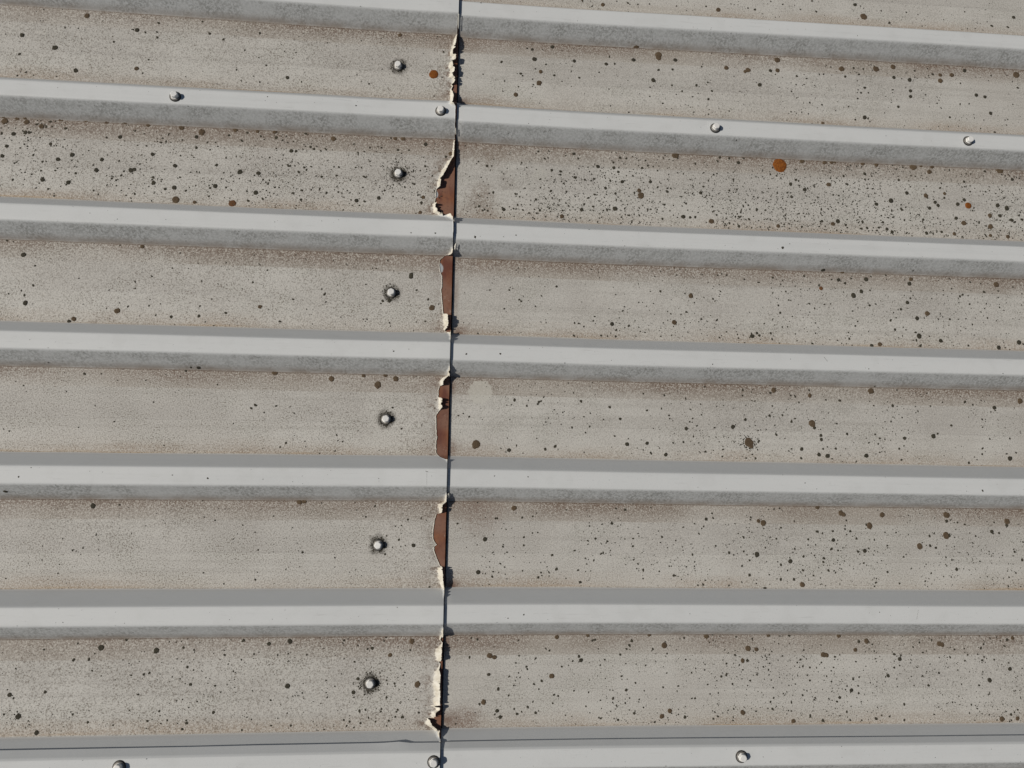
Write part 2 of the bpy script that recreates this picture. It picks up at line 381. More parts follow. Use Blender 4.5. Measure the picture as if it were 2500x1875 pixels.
DL = [0,.35,.8,1.3,2,2.8,3.8,5,6.5,8.5,11,14,18,24,32,44,60,80,105,140,190,260,350,470,600,760,950,1300,1800,2500,3200]
DL = [d*.001 for d in DL][::-1]
def make_left(label, k0, k1, lapdent=None):
    cy = -((k0+k1)/2-4)*PITCH; org = (-1.6, cy, 0)
    root = empty('roof_sheet', org); tag(root, label, 'roof sheet', 'overlapping metal roof sheets')
    rows = sheet_rows(k0, k1, .001)
    cache = {}
    def col(r, c):
        yb = rect_y(r, 0); key = r
        if key not in cache: cache[key] = coat_edge(yb)
        e, l = cache[key]
        if r[4] > 1.03 and l < .0026: l *= .3
        d = DL[c]; low = yb < -.43; wd = min(.014, max(.0010, l*1.5)) if low else min(.0105, max(.0010, l*1.15)); l2 = l*(1.5-(.85 if low else .45)*sstep(.005, .009, l) if l > .0026 else 1)
        bl = 1-sstep(.012, .075, d)
        x = -d+e*bl
        y = rect_y(r, x); z = r[1]+zleft(x)+wave(x, y)
        q = max(0, 1-d/wd); lz = l2*q**1.5
        z += lz
        # on the flanks the film stands off the slope as well
        t = r[4]
        if 1 < t < 2: y += lz*.5
        elif 3 < t < 4: y -= lz*.5
        if lapdent and t < 2 and r[2] == k0:
            g = lapdent(x, t); y += g; z += g*.5
        wide = max(wd*1.1, .0009)
        halo = max(0, 1-max(0, d-wd)/.026)*(1 if d > wd*.8 else 0)*min(1, l/.003+.25)*sstep(-.0005, -.004, e)
        return x, y, z, {'peel': max(0, 1-d/wide)*((.5 if r[4] < 1.03 else .15)+.5*sstep(.001, .003, l)), 'halo': halo}
    coat = grid('coating', rows, col, len(DL), M_L, root, ('peel', 'halo'), org)
    # steel under the coating, bared where the film peeled back
    XS = [-.12, -.08, -.055, -.04, -.03, -.024, -.02, -.016, -.012, -.009, -.006, -.003, -.0005, 0.0]
    zp = [(vpx('s2', 345, 905), .0026, .008), (vpx('s3', 398, 285), .0032, .0125)]
    def cst(r, c):
        x = XS[c]; y = rect_y(r, x); z = r[1]+zleft(x)+wave(x, y)-.0006
        t = r[4]
        if 1 < t < 2: y -= .0004
        elif 3 < t < 4: y += .0004
        zi = 0.0
        for q, rx, ry in zp:
            zi = max(zi, 1.25-(((x-q.x)/rx)**2+((y-q.y)/ry)**2))
        return x, y, z, {'zinc': max(0, zi)}
    st = grid('steel_core', rows, cst, len(XS), M_PR, root, ('zinc',), org)
    st['label'] = 'rust brown primed steel bared where the coating has peeled'
    so = st.modifiers.new('thickness', 'SOLIDIFY'); so.thickness = .0008; so.offset = -1
    return root
def dent(x, t):
    b = px(965, 1812).x
    return (.0012+.0024*math.exp(-((x-b)/.0115)**2)+.0008*noise.noise(Vector((x*6, 2.2, 0))))*max(0, 1-(t-1.62)/.30)

XR = [-.2,-.1,-.04,-.02,-.01,-.004,0,.003,.006,.009,.012,.016,.02,.025,.03,.036,.044,.055,.07,.085,.11,.15,.2,.27,.35,.45,.55,.65,.75,.85,.95,1.1,1.4,1.9,2.5,3.2]
RUST = [(vpx('s6', 400, 1150), .022, .016, .75), (vpx('s5', 545, 1290), .013, .010, 1.0), (vpx('s3', 640, 1085), .014, .010, .8), (vpx('s1', 660, 1290), .016, .008, .7),
        (vpx('s2', 640, 300), .010, .012, .45), (vpx('s3', 590, 620), .005, .045, .5), (vpx('s4', 550, 330), .006, .016, .6), (vpx('s6', 390, 330), .006, .014, .6), (vpx('s4', 545, 1100), .008, .016, .5)]
def make_right(label, k0, k1):
    cy = -((k0+k1)/2-4)*PITCH; org = (1.5, cy, 0)
    rows = sheet_rows(k0, k1, .003)
    def col(r, c):
        x = XR[c]; y = rect_y(r, x); z = r[1]+wave(max(x, 0), y)-(.0004 if x < 0 else 0)
        ru = 0
        for q, rx, ry, s in RUST:
            ru = max(ru, s*max(0, 1.15-(((x-q.x)/rx)**2+((y-q.y)/ry)**2)**.5))
        t = r[4]
        if t < 2 and r[2] == k0: y += .0006*noise.noise(Vector((x*5, 7, 0)))
        return x, y, z, {'rust': min(1, ru) if x > 0 else 0}
    o = grid('roof_sheet', rows, col, len(XR), M_R, None, ('rust',), org)
    o.location = org; tag(o, label, 'roof sheet', 'overlapping metal roof sheets')
    so = o.modifiers.new('thickness', 'SOLIDIFY'); so.thickness = .0007; so.offset = -1
    return o
M_LAPSHADE = NB('black_lap_shade')  # near-black colour that paints the shade line at the end lap
M_LAPSHADE.b.inputs['Base Color'].default_value = (.012, .012, .012, 1); M_LAPSHADE.b.inputs['Roughness'].default_value = .8; M_LAPSHADE = M_LAPSHADE.m
def lap_shade(sheet, k0, k1):
    # added black strip that stands in for the deep shade along the lapped ends
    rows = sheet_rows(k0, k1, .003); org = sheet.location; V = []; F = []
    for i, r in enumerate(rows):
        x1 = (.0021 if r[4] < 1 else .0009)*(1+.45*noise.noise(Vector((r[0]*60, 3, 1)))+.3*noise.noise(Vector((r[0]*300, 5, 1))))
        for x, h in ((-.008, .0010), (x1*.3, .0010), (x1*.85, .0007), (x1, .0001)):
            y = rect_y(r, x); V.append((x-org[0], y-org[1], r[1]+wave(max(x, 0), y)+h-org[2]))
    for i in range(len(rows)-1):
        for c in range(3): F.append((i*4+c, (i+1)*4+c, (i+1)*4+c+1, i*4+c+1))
    mesh_obj('lap_shade_strip', V, F, M_LAPSHADE, sheet)
lap_shade(make_right('grey roof sheet right of the joint, above the upper rib with screws', -3, 2), -3, 2)
lap_shade(make_right('lichen speckled grey roof sheet right of the peeling joint, between the two screwed ribs', 2, 7), 2, 7)
lap_shade(make_right('grey roof sheet edge along the bottom of the picture, right of the joint', 7, 12), 7, 12)
make_left('grey roof sheet left of the joint with peeling end, above the upper screwed rib', -3, 2)
main_left = make_left('grey roof sheet with peeled brown end left of the joint, between the two screwed ribs', 2, 7)
make_left('grey roof sheet edge with a dented lap, bottom of the picture left of the joint', 7, 12, dent)

# ------------------------------------------------------------------ curled flakes of coating hanging at the joint
M_FL = NB('cream_paint_film')
_c = M_FL.mix(M_FL.noise(M_FL.n('ShaderNodeNewGeometry').outputs['Position'], 200, 3), (.60, .57, .49), (.74, .72, .66))
M_FL.l(_c, M_FL.b.inputs['Base Color']); M_FL.b.inputs['Roughness'].default_value = .6; M_FL = M_FL.m
def flake(v, a0, b0, a1, b1, wid, lift):
    p = vpx(v, a0, b0); q = vpx(v, a1, b1); n = 12; V = []; F = []
    d = q-p; per = Vector((-d.y, d.x, 0)).normalized()
    org = main_left.location
    for i in range(n+1):
        f = i/n; c = p+d*f; c.z = surf(.004, c.y)+.0035
        ww = wid*(.35+.65*math.sin(math.pi*min(1, f*.9+.08)))*(1+.3*noise.noise(Vector((f*5, a0, 0))))
        for j in range(4):
            g = j/3; V.append((c+per*(ww*(g-.5))*-1+Vector((0, 0, lift*math.sin(g*2.2)))-org)[:])
    for i in range(n):
        for j in range(3): F.append((i*4+j, (i+1)*4+j, (i+1)*4+j+1, i*4+j+1))
    o = mesh_obj('paint_flake', V, F, M_FL, main_left)
    s = o.modifiers.new('thickness', 'SOLIDIFY'); s.thickness = .0003
for a in [('s1', 624, 205, 618, 392, .0030, .003), ('s2', 585, 70, 588, 175, .0018, .003), ('s2', 590, 1545, 575, 1625, .004, .004), ('s5', 497, 128, 497, 180, .0032, .003), ('s2', 565, 1225, 562, 1262, .002, .003)]:
    flake(*a)

# ------------------------------------------------------------------ screws
def metal_mat(name, col, rough, met, var=.25):
    N = NB(name); P = N.n('ShaderNodeTexCoord').outputs['Object']
    n = N.noise(P, 420, 3, .6); n2 = N.noise(P, 130, 3, .6)
    c = N.mix(N.ss(n, .4, .7), col, tuple(v*(1-var) for v in col))
    c = N.mix(N.math('MULTIPLY', N.ss(n2, .52, .72), .5), c, (.25, .22, .18))
    N.l(c, N.b.inputs['Base Color']); N.b.inputs['Metallic'].default_value = met
    N.l(N.ss(n2, .3, .7, rough-.1, rough+.15), N.b.inputs['Roughness'])
    return N.m
M_HEAD = metal_mat('dull_zinc', (.80, .79, .76), .5, .10, .12); M_WASH = metal_mat('washer_steel', (.20, .19, .175), .5, .25, .4)
M_RUB = metal_mat('black_rubber', (.025, .024, .023), .8, 0)
def lathe(name, prof, seg, mat, parent, hexr=None):
    V = []; F = []
    for r, z in prof:
        for i in range(seg):
            a = 2*math.pi*i/seg; rr = r
            if hexr is not None and r > .0035:
                # six flats, softly rounded corners
                b = (a % (math.pi/3))-math.pi/6; rr = min(r, r*.925/math.cos(b))
            V.append((rr*math.cos(a), rr*math.sin(a), z))
    for j in range(len(prof)-1):
        for i in range(seg): F.append((j*seg+i, j*seg+(i+1) % seg, (j+1)*seg+(i+1) % seg, (j+1)*seg+i))
    V.append((0, 0, prof[-1][1])); n = len(V)-1; b = (len(prof)-1)*seg
    for i in range(seg): F.append((b+i, b+(i+1) % seg, n))
    o = mesh_obj(name, V, F, mat, parent, smooth=hexr is None); return o
def make_screw():
    root = empty('roofing_screw', (0, 0, 0))
    lathe('rubber_seal', [(.0086, -.0004), (.0090, .0003), (.0088, .0010), (.0076, .0016), (.004, .0018)], 28, M_RUB, root)
    lathe('washer', [(.0076, .0016), (.0077, .0020), (.0073, .0025), (.0058, .0029), (.004, .0030)], 28, M_WASH, root)
    lathe('screw_head', [(.0060, .0029), (.0061, .0033), (.0058, .0036), (.00535, .0037), (.0053, .0082), (.00515, .0087), (.0048, .0090), (.0040, .0091), (.002, .0091)], 36, M_HEAD, root, hexr=True)
    return root
proto = make_screw()
def children(o): return [c for c in bpy.data.objects if c.parent == o]
def copy_tree(o):
    c = o.copy(); COL.objects.link(c)
    for ch in children(o):
        d = ch.copy(); COL.objects.link(d); d.parent = c
    return c
SCR = [(428,236,'silver hex screw on the upper screwed rib, far left of the joint'),(1076,271,'silver hex screw on the upper screwed rib, just left of the joint'),
       (1746,313,'silver hex screw on the upper screwed rib, first one right of the joint'),(2363,344.5,'silver hex screw on the upper screwed rib, far right end'),
       (291,1872.5,'silver hex screw on the bottom rib, cut by the lower left edge'),(1058.5,1860,'silver hex screw on the bottom rib, just left of the joint'),
       (1810,1847,'silver hex screw on the bottom rib, right of the joint')]
PANLAB = ['silver screw in the topmost pan, beside the orange lichen dot left of the joint','silver screw ringed by black lichen specks in the pan below the upper screwed rib',
          'silver screw with lichen crust around it, third pan from the top','silver screw in the fourth pan from the top, left of the joint',
          'silver screw in the fifth pan from the top, left of the joint','silver screw in the lowest full pan, with a wide dark ring around it']
allscr = [(px(u, v), l, 'screws along the rib crests') for u, v, l in SCR]+[(p, l, 'screws through the pans beside the joint') for p, l in zip(PAN_SCREWS, PANLAB)]
for i, (p, l, g) in enumerate(allscr):
    o = proto if i == 0 else copy_tree(proto)
    o.location = (p.x, p.y, p.z-.0001)
    o.rotation_euler = (random.uniform(-.05, .05), random.uniform(-.05, .05), random.uniform(0, 6.28))
    tag(o, l, 'screw', g)

# ------------------------------------------------------------------ lichen
LIST = {
'A': "550,100,26r 868,190,22 348,302,26 140,222,22 995,238,16 1328,213,16 1413,250,14 1645,210,16 1003,146,16 1282,137,12 478,446,22 865,434,22r 1819,491,20 124,342,14 940,378,10 166,457,12 1497,442,12 1644,520,10 1549,318,12 920,205,12 993,203,12 903,463,10 358,484,10 1605,483,10 1873,333,10 1638,365,10 25,744,20r 110,750,22r 160,750,24r 205,750,18r 385,762,30r 545,770,22r 678,777,28r 790,782,30r 938,792,24r 1150,805,32r 1490,822,26r 1630,830,20r 1740,834,24r 1935,845,16r 2110,878,28r 30,768,30r 170,772,26r 262,800,24r 232,788,14r 293,803,14r 320,770,14r 415,813,18 330,800,10 160,838,18 183,838,16 1278,838,34r 1243,866,20 855,828,14 1068,850,16 760,867,20 85,847,20 1018,902,18 1050,897,14 675,870,12 1530,890,18 1565,840,14 1650,862,14 1748,870,18 1450,857,14 10,845,14 320,911,18 42,925,18 15,987,20 212,980,16 458,980,24 367,1008,22 645,1011,20 610,1077,24 828,1078,24 850,1073,20 965,977,20 1108,1049,22 1142,985,12 1519,1088,28 1635,1096,24 1430,999,14 1370,1045,18 1832,1051,20 1843,955,22 1874,957,18 268,1137,22 432,1154,22 80,1137,14 972,1158,22 1103,1188,24 1176,1207,14 1045,1196,18 970,1122,16 1363,1177,24 1330,1190,14 1430,1187,12 1910,1205,20 2037,1118,16 2023,1195,18 2065,1222,18 1112,1265,38r 1232,1280,20r 1470,1287,40q 1618,1220,26 1662,1258,20 1570,1270,18 1905,1263,18 1322,1243,14 1697,1162,16 1665,1137,14 304,1196,14 343,1240,12 593,1206,10 480,1097,14 350,1080,12 270,1022,14 260,1080,12 201,1102,12 106,1026,10 590,1045,10 767,1110,14 735,1140,12 1242,935,16 1313,900,14 1245,1088,12 1855,1222,18 1890,1088,18 1940,1075,16 1970,1055,14 1925,1060,14 1965,930,16 1988,943,14 2065,947,12 2030,955,12 2145,1057,14 2130,1112,14 2140,1215,12 45,1520,14r 900,1559,22r 148,1612,24 760,1552,10r 2050,1592,14r",
'D': "210,198,16 155,262,14 160,310,24 742,360,30r 467,411,24r 437,428,22 855,176,14 855,217,12 960,141,14 1091,90,12 1277,172,12 1083,398,18 1258,393,18 1430,374,18 1645,334,24r 1771,427,20 1854,287,16 2055,253,20 2062,304,14 1600,180,14 1692,102,12 1380,190,10 810,332,14 943,328,10 1340,285,10 1015,316,8 2037,222,12 690,229,10 1257,720,22 1208,718,16 1178,738,18r 1740,750,34r 2098,790,34r 536,759,16r 307,688,10 1377,827,12 149,833,10 420,870,8 972,937,10 1590,976,16 1617,957,20 723,1061,12 498,1097,10 1477,1073,10 2130,1145,14 1810,1196,14 1773,1222,12 1037,1212,10 2120,1247,12 1870,1270,14 1232,1252,10 1800,1270,10 118,1410,8 197,1352,6 1315,1420,12 35,1503,20 300,1548,10 588,1595,28 1895,1567,34r 1925,1565,30r 1283,1560,12 1150,1612,8",
'G': "1361,91,12 1477,210,12 1502,177,8 269,255,8 482,286,8 525,268,10 1287,424,10 1417,493,12 2088,523,10 803,83,6 639,897,28 990,916,28 1835,857,26 1702,873,22 1540,852,20 1160,898,14 467,975,20 563,971,16r 493,870,12 800,846,18 1186,1020,14 1825,983,12 1528,973,12 1820,1140,28 60,1196,20 286,1177,16 832,1072,12 640,1077,8 1205,1130,16 583,1043,10 115,1331,26 231,1436,22 1350,1308,18 1182,1375,16 1180,1357,12 933,1362,14 1058,1357,12 555,1370,14 1153,1414,14 1007,1300,12 716,1388,10 1247,1238,10 1715,1390,12 1840,1390,12 1530,1418,12 2050,1415,10 1853,1205,10 100,1030,10",
'B': "380,222,22r 185,530,12 137,514,8 657,330,14 592,470,50o 350,877,24r 400,877,26r 322,873,16r 450,880,10 542,913,24 190,935,14 115,967,16 88,912,12 155,960,14 368,950,16 437,950,12 262,935,14 240,928,10 700,972,24r 670,992,18r 190,1020,14 195,1050,10 137,1062,12 155,1120,20 540,1052,16 465,1085,14 470,1165,16 245,1253,22 105,1270,24 155,1275,14 527,1248,22r 515,1283,18r 507,1345,22r 283,1205,14 145,1186,12 65,1140,12 70,1265,10 123,1300,10 410,1260,10 20,1330,14 1023,392,18 1231,374,26 1218,313,18 1343,297,22 1283,315,10 1483,386,20 1303,407,14 1270,454,22r 1145,466,18 1122,466,8 1355,477,16 1261,525,32r 1223,536,12 1515,492,14 1113,600,26r 1130,549,10 1030,577,10 905,470,10 1465,548,8 1405,515,8 1685,405,20 1738,404,14 1705,359,14 1858,379,22 1875,300,32r 2015,348,36r 2016,366,30r 2122,380,22 2016,443,18 2105,440,14 1983,508,24 2100,540,12 1962,552,10 2165,577,12 2128,597,10 1640,458,10 1822,510,8 1225,697,10 1263,652,8 1480,310,8 1664,30,22r 1533,5,16 1822,20,16 1595,40,12 1885,28,10 2130,38,10 1255,957,14 1323,957,12 1480,973,20 1507,1002,14 1428,985,10 1296,1004,18 1772,998,18 1813,1002,14 1730,1028,16 1632,1054,22 1733,1062,20 1762,1088,18 2123,982,40r 1862,962,14 1912,1064,18 1948,1048,16 2010,1080,10 930,1050,18 960,1050,12 1150,1030,14 1340,1078,18 1395,1085,18 1395,1105,16 1243,1072,10 1487,1123,20 1550,1138,16 1608,1132,20 1415,1160,14 1710,1142,18 1786,1150,22 1964,1151,20 1680,1190,20 1612,1231,20 1893,1206,24r 1905,1237,38r 1863,1220,18 1742,1225,16 2072,1212,18 2010,1185,14 1333,1210,16 1240,1262,18 1270,1133,12 1570,1253,18 1545,1292,20 1530,1327,22 1603,1307,16 1740,1320,28 1778,1272,12 1265,1332,18 1408,1332,16 1405,1370,26r 1325,1318,16 1125,1297,16 1115,1322,12 1035,1325,22 935,1334,16 880,1306,18 1162,1330,10 1197,1347,12 1245,1350,14 1780,1375,14 1825,1362,14 1947,1325,14 2052,1295,18 2025,1278,12 1967,1325,12 2040,1385,18 2165,1370,18 1690,1330,16 1110,1228,14 970,1218,16 1198,1165,10 893,1122,10 908,1150,8 1113,1107,8 931,1252,10 2158,1245,10 2080,1105,10 1115,1488,8 855,1500,14 603,1475,12 450,1473,8",
'C': "243,62,24r 165,40,12 862,73,14 1163,105,34r 1108,30,18 2112,110,16 2075,172,14 1973,163,14 575,10,10 650,28,10 475,60,14 835,5,10 1325,145,14 294,430,24r 430,443,28r 412,453,18r 615,380,30r 617,445,24r 573,447,18 605,470,10 505,537,22 104,540,18 202,576,16 176,522,12 180,628,14 138,422,12 1024,436,30r 1240,436,32r 1349,424,26r 1354,490,18 1453,506,22 1647,511,24r 1647,475,18r 1600,470,14 1721,475,24r 2128,473,32r 1802,447,18 1485,448,12 740,482,14 1046,484,14 1133,472,14 1100,430,12 1160,437,14 882,471,12 1170,555,16 1459,575,18 1459,612,18 1347,568,12 1876,602,18 1930,613,18 2137,556,14 822,650,12 898,662,12 1382,675,16 1966,717,18 1168,743,22 1190,750,14 835,783,16 904,780,18r 181,723,12 1555,600,10 735,535,10 785,535,10 1773,660,12 1830,657,10 1708,742,12 1923,760,10 1863,747,8 1991,838,14 1110,758,12 1145,587,12 1192,587,10 1295,715,8 1067,675,10 985,700,8 703,708,10 631,1048,76o 253,997,18r 238,1020,18r 312,1002,18r 402,1000,16r 370,1030,20 97,1035,16r 772,1018,26r 916,1027,26r 958,1026,24r 980,1026,18r 1155,1035,24r 1242,1042,22r 1475,1053,38r 1525,1051,18r 1595,1055,22r 1578,1087,24r 1080,1047,14 2025,1079,36r 1930,1085,14 2103,1135,16 572,1103,16 612,1112,12 735,1138,18 700,1165,20 640,1127,10 941,1168,24r 1053,1165,16 1036,1115,16 1169,1100,18 1170,1136,12 1383,1138,16 1462,1112,10 790,1200,22 808,1193,14 1188,1192,14 131,1220,20 148,1180,14 360,1197,12 312,1205,14 338,1136,12 706,1247,18 872,1248,14 616,1223,12 580,1235,8 895,1325,18 1243,1292,20 1335,1270,26 1435,1221,20 1557,1238,24r 1615,1280,18 1580,1317,18 1634,1300,18 1645,1190,14 1675,1225,18r 1673,1252,14 1798,1150,14 1837,1213,12 1800,1265,18 1758,1292,20 1824,1300,32o 2010,1300,22 2068,1318,24 1399,1321,16 1340,1335,14 1540,1390,16 1748,1381,20 1962,1364,24r 2025,1365,18 2100,1393,18 2117,1405,16 2165,1390,16 1797,1412,28r 1965,1434,26r 1893,1408,16 1737,1480,20r 2075,1497,20r 1965,1490,18r 487,1327,18 540,1330,12 375,1373,18 385,1345,14 437,1387,18 97,1373,18 65,1377,18 22,1372,24 199,1400,30r 313,1413,14 374,1432,18 215,1335,12 230,1360,14 115,1345,12 1000,1400,24 968,1417,24r 1050,1425,14 1057,1390,10 1147,1447,18 1155,1402,14 1184,1442,16 1258,1440,16 1285,1407,14 1343,1468,18 1310,1450,18 1560,1475,18 1657,1468,14 1600,1475,10 772,1435,14 622,1430,22r 660,1420,14 545,1388,10 967,1330,10 1130,1410,10 1230,1408,10 1420,1392,12 1055,1305,12 850,1282,10 400,1300,10 205,1307,12 38,1287,14 10,1245,12 650,1567,16r",
'E': "450,132,26 450,146,24 485,229,14 581,340,34r 558,288,16 270,298,18 313,295,24 540,428,12 313,435,12 467,484,10 230,92,10 148,413,10 320,457,10 150,770,24r 288,766,28r 353,790,34r 240,828,44r 333,972,14 390,1106,14 948,228,14 1072,228,14 1135,290,14 1146,299,14 1237,331,12 1040,348,12 1371,207,16 1642,151,10 1745,257,10 1788,360,16 2027,237,16 1964,237,10 1890,307,10 1722,443,24 1828,455,16 2116,433,30r 1748,481,16 1652,516,14 1745,522,14 1480,517,16 1275,265,14 1958,357,8 1702,345,8 1010,496,10 1272,481,8 2098,515,10 1900,490,10 1104,924,22r 1258,938,18 1272,932,16 1290,905,14 1182,961,14 1085,955,10 1525,932,20r 1920,884,16 1707,970,18 1544,1030,12 1580,1092,14 1554,1130,12 1302,1064,12 1773,1044,16 1943,990,16 2083,1022,12 2087,1042,10 1668,1048,10 862,1205,52r 1117,1213,14 1070,1242,24 1018,1230,12 1050,1253,10 1298,1236,22 1362,1217,22r 1817,1204,24 1825,1170,10 1943,1198,22 1967,1260,20 2062,1270,22 1738,1153,12 1158,1260,10 1545,1255,10 2022,1228,10 1245,1167,10 1058,1165,10 1085,1178,8 750,1023,12 780,1010,10 1215,1037,8 1075,1047,8 340,616,10 800,633,12 1015,632,12 978,1405,8 1190,1410,8 1101,1608,32r 1620,1575,24r 1853,1580,22r 1803,1618,18r 1244,1640,10 1432,1620,10 1968,1605,10",
'F': "68,265,28r 42,368,16 152,275,10 208,284,14 222,298,12 256,237,10 234,418,18 135,412,14 407,160,14 498,180,16 587,150,14 587,247,10 765,106,12 905,103,22 1027,118,26r 785,140,14 1003,165,20 1045,185,18 1178,160,24 1302,135,16 1462,160,22r 1452,188,24 1475,107,10 2002,194,28r 2013,234,12 1148,237,22 1202,230,12 893,218,22q 880,198,14 1098,263,28 1788,258,16 1771,268,14 1440,307,20 1565,376,26r 1500,408,22 1334,420,18 1362,480,18 1514,520,28 1650,549,22 1490,497,16 1497,547,14 1523,580,18 1825,580,14 2017,592,22 2145,560,24 2172,570,12 1213,582,22 1265,571,24r 1072,537,14 837,567,16 740,550,12 583,540,16 503,515,16 487,502,16 457,520,26 574,502,14 409,563,18 371,533,12 250,530,14 820,315,12 852,345,14 688,292,14 635,372,14 440,370,10 533,441,10 680,461,10 585,418,8 1200,325,14 1398,350,16 1352,372,10 1833,317,12 1708,413,12 1810,410,10 1762,413,10 1945,405,12 1850,445,10 1928,345,10 363,510,10 1925,240,16 2107,210,10 157,841,16r 398,860,18r 594,862,28r 572,880,16 1208,868,34r 1232,838,14 822,896,24r 730,904,12 1011,928,18 37,916,16 1803,937,16 2153,931,28r 1990,973,20 1995,990,10 1345,960,16 1226,960,12 836,1072,40r 852,1102,20 706,1060,20 727,1042,14 648,1021,14 567,1024,20 414,1048,16 335,1094,24 218,1100,14 107,1087,12 40,1105,22 892,1148,18 895,1174,20 1058,1140,14 1235,1143,12 1265,1168,12 1421,1166,20 1604,1153,26 1631,1137,14 1716,1085,16 437,1192,56r 450,1215,26r 770,1235,22 880,1270,22 934,1278,26 986,1232,14 705,1233,14 688,1247,12 1180,1277,24 1195,1195,12 1255,1202,12 1264,1255,12 1297,1252,10 1388,1232,12 1417,1215,12 1915,1231,16 2088,1294,24 2068,1265,12 1912,1267,12 1402,1303,14 1828,1320,14 2127,1257,12 767,1292,16 1115,1315,12 1055,1323,10 665,1168,10 612,1145,12 270,1238,12 162,1251,14 418,1292,12 478,1295,14 500,1183,14 1915,1097,10 65,983,12 80,1041,10 136,1018,12 130,950,12 233,965,8 276,958,10 1915,1498,12 207,698,8",
'I': "870,8,26r 203,48,14 167,84,20r 210,77,14 1018,46,28r 1035,55,26r 1052,92,14 1280,57,28r 1687,58,32r 1687,95,18 2070,97,28r 2068,125,16 528,108,32r 497,95,22r 1200,126,34r 1178,118,14 868,163,20 902,173,12 402,198,18 368,175,10 971,217,20 1684,188,34r 1705,188,18 1580,190,16 1517,256,32r 1583,252,16 1620,265,16 1128,290,18 1170,284,22 957,273,20 1000,282,12 1195,270,12 488,308,28 311,297,20 404,288,12 698,351,24 638,372,18 782,320,16 440,345,14 912,332,16 907,355,14 79,308,14 121,177,14 150,130,12 138,143,10 20,135,12 440,438,18 393,380,14 940,410,16 845,440,12 985,422,12 779,407,14 638,463,14 722,465,18 774,498,28r 537,521,24 146,497,16 113,501,12 310,505,12 392,484,12 1240,485,16 1390,491,10 1314,418,12 1463,397,12 1590,426,10 1750,402,18 1688,380,10 2117,291,14 2165,343,14 1974,163,20 2020,172,14 967,160,14 1077,160,14 1230,215,12 1117,207,14 1415,323,10 445,88,12 723,97,12 1757,105,12 1803,118,12 812,213,14 540,265,12 167,826,28r 205,815,18r 559,818,22r 690,819,18r 1005,820,24r 355,830,14 1181,856,26r 1132,860,18r 2105,836,18r 2070,847,14r 431,903,30r 484,908,24r 1110,911,22r 1642,873,26r 1660,878,22r 908,942,28r 928,945,24r 980,955,16 397,980,24r 427,978,18 1391,970,20 1710,958,14 1820,942,10 1905,900,16 1920,875,12 2053,888,14 1355,940,16r 1398,946,12 763,973,16 580,920,12 565,942,12 548,972,10 348,943,12 1113,985,12 895,990,10 2088,1032,18 1912,978,14 1803,980,10 1988,973,10 261,1080,14 73,1055,12 292,1072,14 487,1068,12 560,1037,10 822,1024,12 864,1024,10 1316,1075,18 1960,1103,22 1096,1095,16 1085,1167,20 1131,1185,12 1573,1135,14 1420,1257,16 1372,1095,10 1893,1135,12 730,1128,10 1010,1212,16 705,1242,16 585,1285,14 557,1283,10 1047,1163,10 1127,1139,10 1147,1240,10 75,1218,12 95,1217,12 237,1254,8 190,1190,10 398,1308,26r 31,1337,18r 240,1332,16 718,1362,22r 824,1330,18r 905,1358,18r 1240,1347,18r 1326,1332,12 1055,1303,12 1420,1355,12 1150,1357,10 2038,1348,24r 2095,1320,14 2137,1345,20r 1832,1312,10 1277,1325,10 705,1298,12 210,1347,12 337,1337,12",
'H': "465,250,24 372,215,16 295,190,12 430,87,12 513,78,12 287,305,14 332,262,10 385,257,10 567,516,20r 455,856,30r 318,944,24r 206,900,20r 517,826,12 490,1130,34r 115,1095,22 85,1180,22 88,1212,12 345,1125,16 350,1140,12 295,1105,10 295,1212,14 395,1337,18r 123,1298,20r 365,1290,14 42,1392,12 160,1290,14 400,1072,12 385,1240,10 92,987,12 208,1172,12 258,1302,12 25,1355,14r 60,1365,14r 130,1375,14r 180,1340,14r 225,1365,14r 310,1360,14r 350,1335,12r 1153,74,14 1219,67,12 918,211,26 744,111,14 1057,294,14 1163,249,14 1163,198,14 1218,172,10 1343,312,18 1484,283,14 1570,221,14 1693,225,14 1652,303,16 1665,297,14 1606,345,16 1720,110,18 1758,128,10 1853,255,18 1855,207,14 2038,197,14 2073,265,10 1578,128,10 1042,388,12 874,420,26 920,428,10 963,448,14 1370,400,20 1507,407,16 1255,453,18 1322,420,14 1277,440,10 1310,385,10 1919,407,20 1886,367,14 1520,482,20 2020,415,12 2113,441,16 2085,382,12 1057,462,10 943,498,10 1918,460,10 970,293,10 800,262,8 868,247,8 1970,372,8 1808,372,8 1568,817,24r 1372,830,24r 1598,852,18r 1614,848,16r 1846,853,18 1832,882,20 1958,815,24r 2052,882,32r 1814,906,14 1635,905,10 870,846,14 1128,852,12 947,948,30r 978,958,26r 820,958,18 1133,948,12 1512,952,18 1524,977,22 1773,941,14 1326,915,16r 940,1067,20 1070,1080,14 1180,1017,14 1185,1032,12 1404,1017,12 1340,1077,28r 1275,1107,16 1228,1128,16 1130,1057,12 1140,1085,12 1100,1137,10 1002,1158,20 1258,1160,10 1067,1200,12 1188,1273,16 908,1241,28r 883,1255,16r 995,1297,22 1013,1337,20r 1120,1317,20 1150,1303,12 1102,1285,14 1238,1308,16 1782,1078,14 1870,1120,14 1812,1165,18 1728,1219,16 1573,1180,12 1925,1170,10 2067,1058,12 2140,1140,12 1480,1170,14 1355,1195,14 1380,1203,12 1347,1250,12 1220,1240,12 1427,1325,10 2087,1297,24r 2037,1332,26r 1862,1313,16 1712,1300,10 1650,1345,12 1760,1355,14 2045,1148,12 1557,1268,10 1833,1215,10 2070,935,10 1980,905,12 1163,689,10 1063,711,8"}
